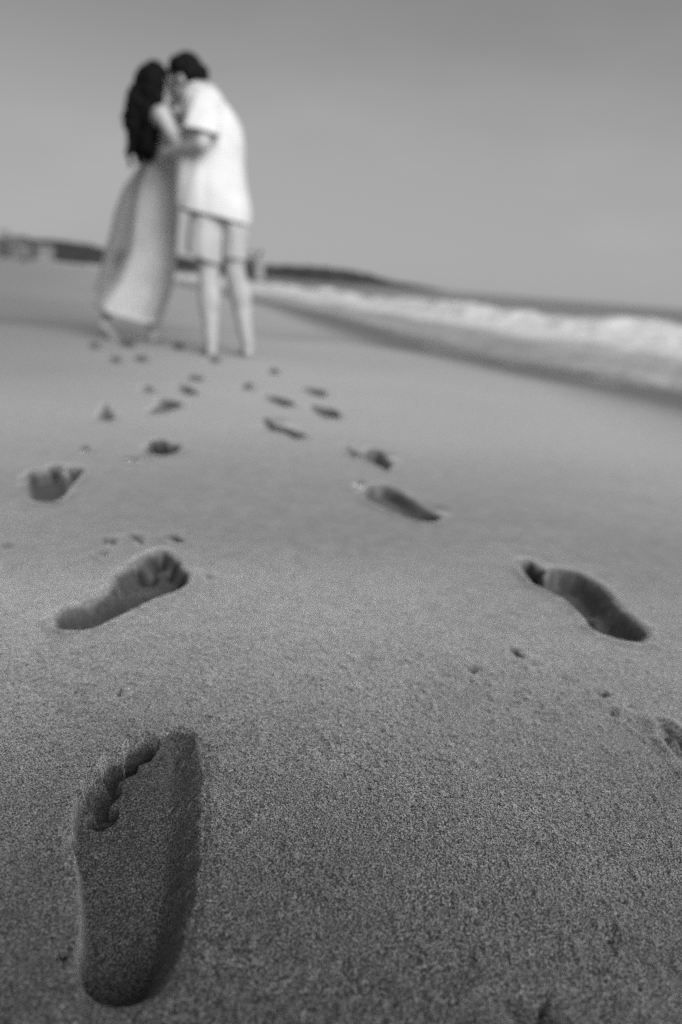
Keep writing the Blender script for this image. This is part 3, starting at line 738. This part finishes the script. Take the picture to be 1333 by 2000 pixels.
# hair: cap over the skull leaving the face and ears
def hair_cap(s, p, k, back=.0):
    for x, y, z, r in ((0, -.030, .055, .083), (0, .020, .080, .066), (0, -.058, .005, .070), (.040, -.01, .062, .055), (-.040, -.01, .062, .055),
                       (0, .058, .078, .038), (.034, .05, .07, .032), (-.034, .05, .07, .032), (.046, -.05, .005, .05), (-.046, -.05, .005, .05)):
        s.ball(p(x, y, z), r * k)
def hair_wob(f, a):
    return lambda c, n: n * (a * mnoise.noise(c * f) + .5 * a * mnoise.noise(c * f * 2.6))
hs = Solid(); hair_cap(hs, mh, .94)
for q in (-1, 1): hs.tube([mh(q * .074, -.03, .03), mh(q * .077, .012, .012), mh(q * .074, .02, -.012)], [.02, .012, .007])
hs.tube([mh(0, -.085, -.01), mh(0, -.075, -.06)], [.055, .035])
hs.fuse('hair', .006, 6, M_HAIR, man, hair_wob(60, .004))
# shirt: body, two sleeves, collar
def folds(k, amp, seed, ang=2.2, along=1.6):
    return lambda a, v: amp * (k + (1 - k) * v) * (mnoise.noise(Vector((math.cos(a) * ang, math.sin(a) * ang, v * along + seed))) + .5 * mnoise.noise(Vector((math.cos(a) * ang * 2.3, math.sin(a) * ang * 2.3, v * along * 1.5 + seed + 7))))
fold_s = folds(.3, .085, 3)
sr = [ring(396, 170, YM + .06, 22, .07, 0, -.25), ring(400, 182, YM + .06, 33, .12, 0, -.3), ring(406, 200, YM + .06, 44, .19, 0, -.15), ring(414, 235, YM + .06, 52, .19, 0, -.05),
      ring(421, 275, YM + .05, 53, .18, 0, 0), ring(415, 320, YM + .05, 60, .185, 0, 0), ring(417, 365, YM + .05, 66, .19, 0, -.05), ring(421, 402, YM + .05, 71, .19, 0, -.10),
      ring(421, 426, YM + .05, 71, .19, 0, -.15)]
def turned(r, deg, q=.74):
    y = R(deg); a = r[1] / math.sqrt(math.cos(y) ** 2 + (q * math.sin(y)) ** 2); return (r[0], a, a * q, y, r[4])
sr = [r if d is None else turned(r, d) for r, d in zip(sr, (None, None, 34, 38, 36, 30, 22, 16, 14))]      # the back turns to the sea
slv = lambda a, v: .05 * v * math.sin(3 * a + 1) + .03 * math.sin(7 * a + 5 * v)
d1 = (elL - shL).normalized()
def sleeve(A, B, r0, r1, yaw):
    out = []
    for t, r in zip(np.linspace(0, 1, 5), np.linspace(r0, r1, 5)):
        c = A.lerp(B, t); out.append((tuple(c), r, r * .92, yaw, -.12))
    return out
st = at(404, 187, YM - .05); sb = at(392, 257, YM - .145)
st2 = at(416, 200, YM + .16); sb2 = at(392, 252, YM + .34)
shirt = cloth('shirt', [loft(sr, 84, fold_s), loft([(tuple(st + Vector((.035, .02, .03))), .035, .035, 0, -.3)] + sleeve(st, sb, .084, .098, 0), 40, slv), loft(sleeve(st2, sb2, .065, .082, 0), 40, slv)], M_SHIRT, man, .004, .006)
cs = Solid()
cr = [ (396 + 23 * math.cos(a), 168 + 6 * math.cos(a + .5), YM + .06 + .075 * math.sin(a)) for a in np.linspace(0, 2 * math.pi, 15)[:-1]]
cpts = [at(*c) for c in cr]; cs.tube(cpts + [cpts[0]], [.012] * (len(cpts) + 1), 8, 3)
col = cs.fuse('collar', .005, 2, M_SHIRT, shirt); col.matrix_parent_inverse = Matrix.Identity(4); col.data.transform(Matrix.Translation(man.matrix_world.translation * 0))
# the shirt's own matrix is local to the person, so the collar is re-based on it
col.data.transform(Matrix.Translation(shirt.matrix_world.translation - man.matrix_world.translation)) if shirt.matrix_world.translation.length < 1e-6 else None
fs = folds(.3, .13, 21, 1.8, 1.2)
shL_r = [ring(410, 400, YM + .04, 32, .105), ring(404, 440, YM + .02, 34, .112), ring(401, 475, YM + .0, 33, .115), ring(398, 504, YM + .0, 32, .115, 0, -.34)]
shR_r = [ring(440, 400, YM + .07, 34, .105), ring(458, 440, YM + .07, 27, .105), ring(460, 475, YM + .07, 25, .105), ring(458, 506, YM + .07, 23.5, .10, 0, -.05)]
cloth('shorts', [loft(shL_r, 56, fs), loft(shR_r, 56, fs)], M_SHORTS, man, .004, .006)

# ------------------------------------------------------------------ the woman
g1 = ground(222, 664); g2 = ground(297, 668)
YW = float(g2[1])
wom = empty('person', (float(g1[0] + g2[0]) / 2, float(g1[1] + g2[1]) / 2, 0))
prop(wom, 'barefoot person with long wavy dark hair in a long white dress, one heel lifted', 'person')
s = Solid()
f2 = Vector((g2[0], g2[1], -.004))
foot(s, f2, (.12, 1), .92)
a2 = f2 + Vector((0, .03, .075))
pw = at(295, 385, YW - .10)
hip2 = at(306, 395, YW - .10); hip1 = at(288, 393, YW - .10)
kn2 = at(304, 520, YW - .03)
s.tube([hip2, hip2.lerp(kn2, .5), kn2, kn2.lerp(a2, .4), a2.lerp(kn2, .2), a2], [.082, .068, .05, .050, .038, .036])
s.tube([a2 + Vector((0, -.008, .015)), f2 + Vector((0, .025, .03))], [.022, .026])
# stepping foot: weight on the toes, heel lifted up and out to the left
t1 = Vector((g1[0], g1[1], 0)); ank1 = at(208, 612, float(g1[1]) + .0); heel1 = at(205, 634, float(g1[1]) - .05)
ball1 = t1 + Vector((-.01, .02, .022)); kn1 = at(262, 528, YW + .02)
s.tube([hip1, hip1.lerp(kn1, .5), kn1, kn1.lerp(ank1, .45), ank1], [.082, .066, .048, .045, .035])
s.tube([heel1, heel1.lerp(ball1, .5), ball1], [.036, .036, .036]); s.tube([ank1, heel1], [.035, .034])
for q, L in ((-.026, .05), (-.009, .046), (.006, .04), (.019, .034), (.030, .028)):
    s.tube([ball1 + Vector((q, 0, -.004)), ball1 + Vector((q + .004, L * .6, -.010)), ball1 + Vector((q + .006, L, -.014))], [.011, .009, .008], 8, 3)
waist = at(313, 312, YW - .30); ribs = at(314, 268, YW - .38); up = at(310, 232, YW - .42); nk = at(311, 205, YW - .40); hw = at(308, 173, YW - .36)
s.tube([pw, waist, ribs, up, nk], [.112, .095, .10, .095, .05], 18, 5, flat=.75, flat_dir=(-.3, 1, 0))
s.ball(at(294, 392, YW - .16), .088); s.ball(at(312, 395, YW - .16), .088)
s.tube([nk, nk.lerp(hw, .5), hw], [.047, .043, .045])
wfwd = Vector((.80, .12, .30)); wup = Vector((-.30, 0, .95))
wh = head(s, hw, wfwd, wup, .91)
sh1 = at(318, 226, YW - .56); el1 = at(360, 298, YW - .58); wr1 = at(366, 252, YW - .40)
s.tube([up, sh1], [.075, .047]); s.tube([sh1, sh1.lerp(el1, .5), el1], [.046, .040, .034]); s.tube([el1, el1.lerp(wr1, .45), wr1], [.036, .033, .023])
hand(s, wr1, wr1 - el1, (.8, .5, 0), (-.5, .6, .3), .5, .9)
sh2 = at(322, 226, YW - .30); el2 = at(350, 236, YW - .16); wr2 = at(384, 202, YW - .22)
s.tube([up, sh2], [.075, .047]); s.tube([sh2, sh2.lerp(el2, .5), el2], [.046, .040, .034]); s.tube([el2, el2.lerp(wr2, .45), wr2], [.036, .033, .023])
hand(s, wr2, wr2 - el2, (.3, -.9, 0), (0, 0, 1), .5, .9)
s.fuse('body', .0052, 5, M_SKIN_W, wom)
# long wavy hair
hs = Solid(); hair_cap(hs, wh, .92)
YH = YW - .42
locks = [([(290, 156), (270, 194), (266, 235), (268, 275), (285, 306)], [.06, .06, .062, .055, .02], -.02),
         ([(296, 160), (284, 194), (280, 240), (284, 280), (292, 312)], [.075, .075, .075, .06, .02], .0),
         ([(303, 158), (297, 194), (295, 235), (296, 270), (298, 298)], [.06, .055, .055, .045, .02], -.06),
         ([(287, 152), (272, 172), (265, 192), (268, 218)], [.045, .035, .03, .03], .02),
         ([(306, 164), (306, 190), (302, 218)], [.045, .035, .02], -.08)]
for pts, rr, dy in locks: hs.tube([at(a, b, YH + dy) for a, b in pts], rr, 12, 5)
rnd = random.Random(4)
for i in range(46):
    x0 = rnd.uniform(264, 303); y0 = rnd.uniform(165, 232); dy = rnd.uniform(-.10, .06); L = rnd.uniform(50, 110); ph = rnd.uniform(0, 6); bow = -14 if x0 < 285 else -3
    pts = []
    for k in range(7):
        t = k / 6; pts.append(at(x0 + bow * math.sin(t * 2.6) + 4 * math.sin(ph + t * 9), y0 + L * t * .9, YH + dy + .015 * math.cos(ph + t * 9)))
    hs.tube(pts, [.012, .013, .013, .013, .012, .010, .006], 7, 3)
for pts in ([(272, 168), (262, 170), (257, 178), (259, 186)], [(275, 180), (264, 186), (262, 196)], [(262, 250), (257, 265), (259, 280)], [(266, 285), (270, 300), (280, 305)]):
    hs.tube([at(a, b, YH) for a, b in pts], [.014, .013, .011, .007][:len(pts)], 7, 3)
hs.fuse('hair', .006, 2, M_HAIR, wom, lambda c, n: n * (.022 * mnoise.noise(c * 13) + .014 * mnoise.noise(c * 34) + .006 * mnoise.noise(c * 80)))
# dress
fold_d = folds(.15, .15, 11, 2.0, .9)
dr = [ring(320, 250, YW - .40, 24, .085, 0, .10), ring(317, 280, YW - .37, 27, .095), ring(315, 312, YW - .32, 30, .105), ring(314, 340, YW - .25, 33, .125), ring(309, 370, YW - .18, 39, .15),
      ring(305, 405, YW - .13, 42, .165), ring(301, 450, YW - .09, 43, .175), ring(296, 500, YW - .05, 45, .19), ring(281, 552, YW - .02, 54, .215), ring(256, 598, YW, 60, .235, 0, -.18), ring(252, 614, YW, 60, .235, 0, -.22)]
dress = cloth('dress', [loft(dr, 110, fold_d)], M_DRESS, wom, .003, .007)
pr_ = [ring(312, 318, YW - .30, 32, .115), ring(303, 345, YW - .24, 40, .135), ring(295, 375, YW - .17, 51, .165), ring(288, 410, YW - .12, 57, .18), ring(281, 455, YW - .08, 61, .20), ring(273, 505, YW - .04, 65, .22), ring(263, 560, YW - .01, 67, .245), ring(257, 586, YW, 65, .25, 0, -.2)]
def left_half(vf, seg=110):
    V, F = vf; return V, [f for f in F if math.cos(2 * math.pi * ((f[0] % seg) + .5) / seg + .5) < .05]
cloth('overskirt', [left_half(loft(pr_, 110, fold_d))], M_SHEER, wom, .0015, .007)
for q in (-.05, .05):
    ss = Solid(); ss.tube([at(322 + 60 * q, 252, YW - .46 + abs(q)), at(316 + 90 * q, 232, YW - .50 + .0), at(312 + 100 * q, 222, YW - .44)], [.006, .006, .006], 8, 4)
    ss.fuse('strap', .004, 1, M_DRESS, wom)

# ------------------------------------------------------------------ far people on the beach
def far_person(px, py_feet, lab, top, shade_top, shade_low, hairm, walk=.12, long=False, face=1):
    g = ground(px, py_feet); b = Vector((g[0], g[1], -.0)); o = empty('person', b)
    prop(o, lab, 'person', 'people far down the beach')
    s = Solid(); z = lambda x, y, h: b + Vector((x, y, h))
    for q in (-1, 1):
        s.tube([z(q * .08, 0, .9), z(q * .09, q * walk * .6 + .03, .48), z(q * .09, q * walk, .08)], [.085, .055, .038])
        s.tube([z(q * .09, q * walk, .06), z(q * .10, q * walk + .17, .03)], [.035, .03])
        s.tube([z(q * .18, 0, 1.38), z(q * .24, -q * .05, 1.1), z(q * .22, -q * .05 + .1, .86)], [.05, .04, .03])
        hand(s, z(q * .22, -q * .05 + .1, .86), (0, .2, -1), (-q, .2, 0), (0, 1, .1), .5, 1)
    s.tube([z(0, 0, .92), z(0, .01, 1.15), z(0, 0, 1.36), z(0, 0, 1.46)], [.13, .12, .14, .07], flat=.7, flat_dir=(0, 1, 0))
    s.tube([z(0, 0, 1.44), z(0, .01, 1.56)], [.05, .05])
    p = head(s, z(0, .015, 1.60), (face * .2, 1, -.05), (0, 0, 1), 1)
    s.fuse('body', .012, 3, M_SKIN, o)
    h = Solid(); hair_cap(h, p, 1.02)
    if long: h.tube([p(0, -.08, 0), p(0, -.10, -.12), p(0, -.09, -.26)], [.08, .07, .04])
    h.fuse('hair', .012, 2, hairm, o)
    def rg(h_, rx, ry): return (tuple(z(0, 0, h_)), rx, ry, 0, 0)
    fo = lambda a, v: .05 * v * math.sin(6 * a) + .03 * math.sin(9 * a + 2)
    if long:
        cloth('dress', [loft([rg(1.40, .17, .12), rg(1.2, .16, .12), rg(1.0, .18, .14), rg(.7, .22, .18), rg(.3, .28, .26)], 40, fo)], shade_top, o, .004)
    else:
        cloth('shirt', [loft([rg(1.44, .14, .1), rg(1.36, .21, .14), rg(1.15, .19, .15), rg(.85, .20, .16)], 40, fo)], shade_top, o, .004)
        cloth('trousers', [loft([(tuple(z(q * .085, 0, .92)), .11, .12, 0, 0), (tuple(z(q * .09, q * walk * .5, .5)), .09, .1, 0, 0), (tuple(z(q * .09, q * walk, .12)), .08, .09, 0, 0)], 30, fo) for q in (-1, 1)], shade_low, o, .004)
    return o
far_person(489, 556, 'distant person in dark clothes half hidden behind the leg of the man', 0, M_DARKCLOTH, M_DARKCLOTH, M_HAIR)
far_person(506, 558, 'distant person in a pale long dress, just right of the couple', 0, M_FAR, M_FAR, M_HAIR, long=True)

# ------------------------------------------------------------------ far buildings, palm and boulder at the left
def box(x0, x1, y0, y1, z0, z1):
    V = [(x, y, z) for z in (z0, z1) for x, y in ((x0, y0), (x1, y0), (x1, y1), (x0, y1))]
    return V, [(0, 3, 2, 1), (4, 5, 6, 7), (0, 1, 5, 4), (1, 2, 6, 5), (2, 3, 7, 6), (3, 0, 4, 7)]
def boxes(name, bl, m, parent):
    V = []; F = []
    for b_ in bl:
        v, f = box(*b_); k = len(V); V += v; F += [tuple(i + k for i in q) for q in f]
    me = pymesh(name, V, F, False)
    bm = bmesh.new(); bm.from_mesh(me); bmesh.ops.bevel(bm, geom=bm.edges[:], offset=.03, segments=1, affect='EDGES'); bm.to_mesh(me); bm.free()
    return link_child(name, me, m, parent)
def link_child(name, me, m, parent):
    o = bpy.data.objects.new(name, me); S.collection.objects.link(o); me.materials.append(m); o.parent = parent; return o
def house(px0, px1, py0, py1, Yd, m, lab, cols, rows, roofm, gable=False):
    A = at(px0, py1, Yd); B = at(px1, py0, Yd); W = B.x - A.x; zb = min(A.z, 1e9) ; Ht = B.z - zb
    o = empty('house', (A.x + W / 2, Yd + 4, zb)); prop(o, lab, 'building', 'far buildings on the shore')
    boxes('wall', [(-W / 2, W / 2, -4, 4, -3, Ht)], m, o)
    if gable:
        V = [(-W / 2 - .4, -4.4, Ht), (W / 2 + .4, -4.4, Ht), (W / 2 + .4, 4.4, Ht), (-W / 2 - .4, 4.4, Ht), (-W / 2 - .4, 0, Ht + 1.8), (W / 2 + .4, 0, Ht + 1.8)]
        rf = link_child('roof', pymesh('roof', V, [(0, 3, 2, 1), (0, 1, 5, 4), (2, 3, 4, 5), (0, 4, 3), (1, 2, 5)], False), roofm, o)
    else:
        boxes('roof', [(-W / 2 - .3, W / 2 + .3, -4.3, 4.3, Ht + .003, Ht + .4)], roofm, o)
    for i in range(cols):
        for j in range(rows):
            cx = -W / 2 + W * (i + .5) / cols; cz = Ht * (j + .5) / rows
            fr = boxes('window', [(cx - W / cols * .28, cx + W / cols * .28, -4.08, -4.003, cz - Ht / rows * .3, cz + Ht / rows * .3)], M_WHITE, o)
            pn = boxes('pane', [(cx - W / cols * .22, cx + W / cols * .22, -4.12, -4.083, cz - Ht / rows * .24, cz + Ht / rows * .24)], M_DARK, fr)
    return o
house(72, 92, 480, 496, 352, M_WHITE, 'white low house in front of the dark hill', 2, 1, M_WHITE)
house(13, 25, 461, 492, 345, M_GREYWALL, 'tall pale grey building with three rows of windows at the far left', 3, 3, M_WHITE)
house(29, 46, 477, 494, 348, M_WHITE, 'pale gabled house between the tall grey building and the white low one', 2, 2, M_GREYWALL, True)
house(-40, 4, 470, 490, 350, M_GREYWALL, 'long dark-roofed grey building cut off by the left edge', 4, 2, M_DARK)
def palm(px, py_base, py_top, Yd, lab, seed):
    b_ = at(px, py_base, Yd); t_ = at(px + 2, py_top, Yd); o = empty('palm_tree', b_); prop(o, lab, 'palm tree', 'palm trees by the far buildings')
    Hh = t_.z - b_.z; s = Solid(); s.tube([(0, 0, -1), (.2, 0, Hh * .5), (.6, 0, Hh)], [.28, .2, .15], 10, 4)
    link_child('trunk', pymesh('trunk', s.V, s.F), M_BARK, o)
    rn = random.Random(seed); V = []; F = []
    for i in range(18):
        a = i * 2.4 + rn.uniform(-.2, .2); L = rn.uniform(2.0, 3.0); lift = rn.uniform(-.1, .9); pr = None
        for k in range(9):
            t = k / 8; r = L * t; z = Hh + lift * L * t * .9 - L * t * t * .95
            c = Vector((.6 + r * math.cos(a), r * math.sin(a), z))
            if k < 8:
                for q in (-1, 1):
                    w = .9 * math.sin(math.pi * (t * .8 + .15)); n = Vector((-math.sin(a), math.cos(a), 0)) * q
                    for e_ in (0, .5):
                        c2 = c + Vector((math.cos(a), math.sin(a), 0)) * e_ * L / 8
                        m_ = len(V); V += [c2, c2 + Vector((.12 * math.cos(a), .12 * math.sin(a), 0)), c2 + n * w + Vector((.35 * math.cos(a), .35 * math.sin(a), -.35 * w))]; F.append((m_, m_ + 1, m_ + 2))
    link_child('crown', pymesh('crown', V, F, False), M_LEAF, o)
palm(8, 492, 452, 335, 'palm tree before the tall grey building', 1)
palm(47, 494, 462, 340, 'shorter palm tree beside the gabled house', 2)
bm = bmesh.new(); bmesh.ops.create_icosphere(bm, subdivisions=4, radius=1)
for v in bm.verts:
    k = 1 + .3 * mnoise.noise(v.co * 1.3) + .12 * mnoise.noise(v.co * 4); v.co = Vector((v.co.x * k * .42, v.co.y * k * .4, v.co.z * k * .5 + .28))
me = bpy.data.meshes.new('boulder'); bm.to_mesh(me); bm.free(); me.polygons.foreach_set('use_smooth', [True] * len(me.polygons))
o = link('boulder', me, M_ROCK); g = ground(48, 512); o.location = (g[0], g[1], float(0)); prop(o, 'small dark boulder alone on the far left sand', 'boulder')
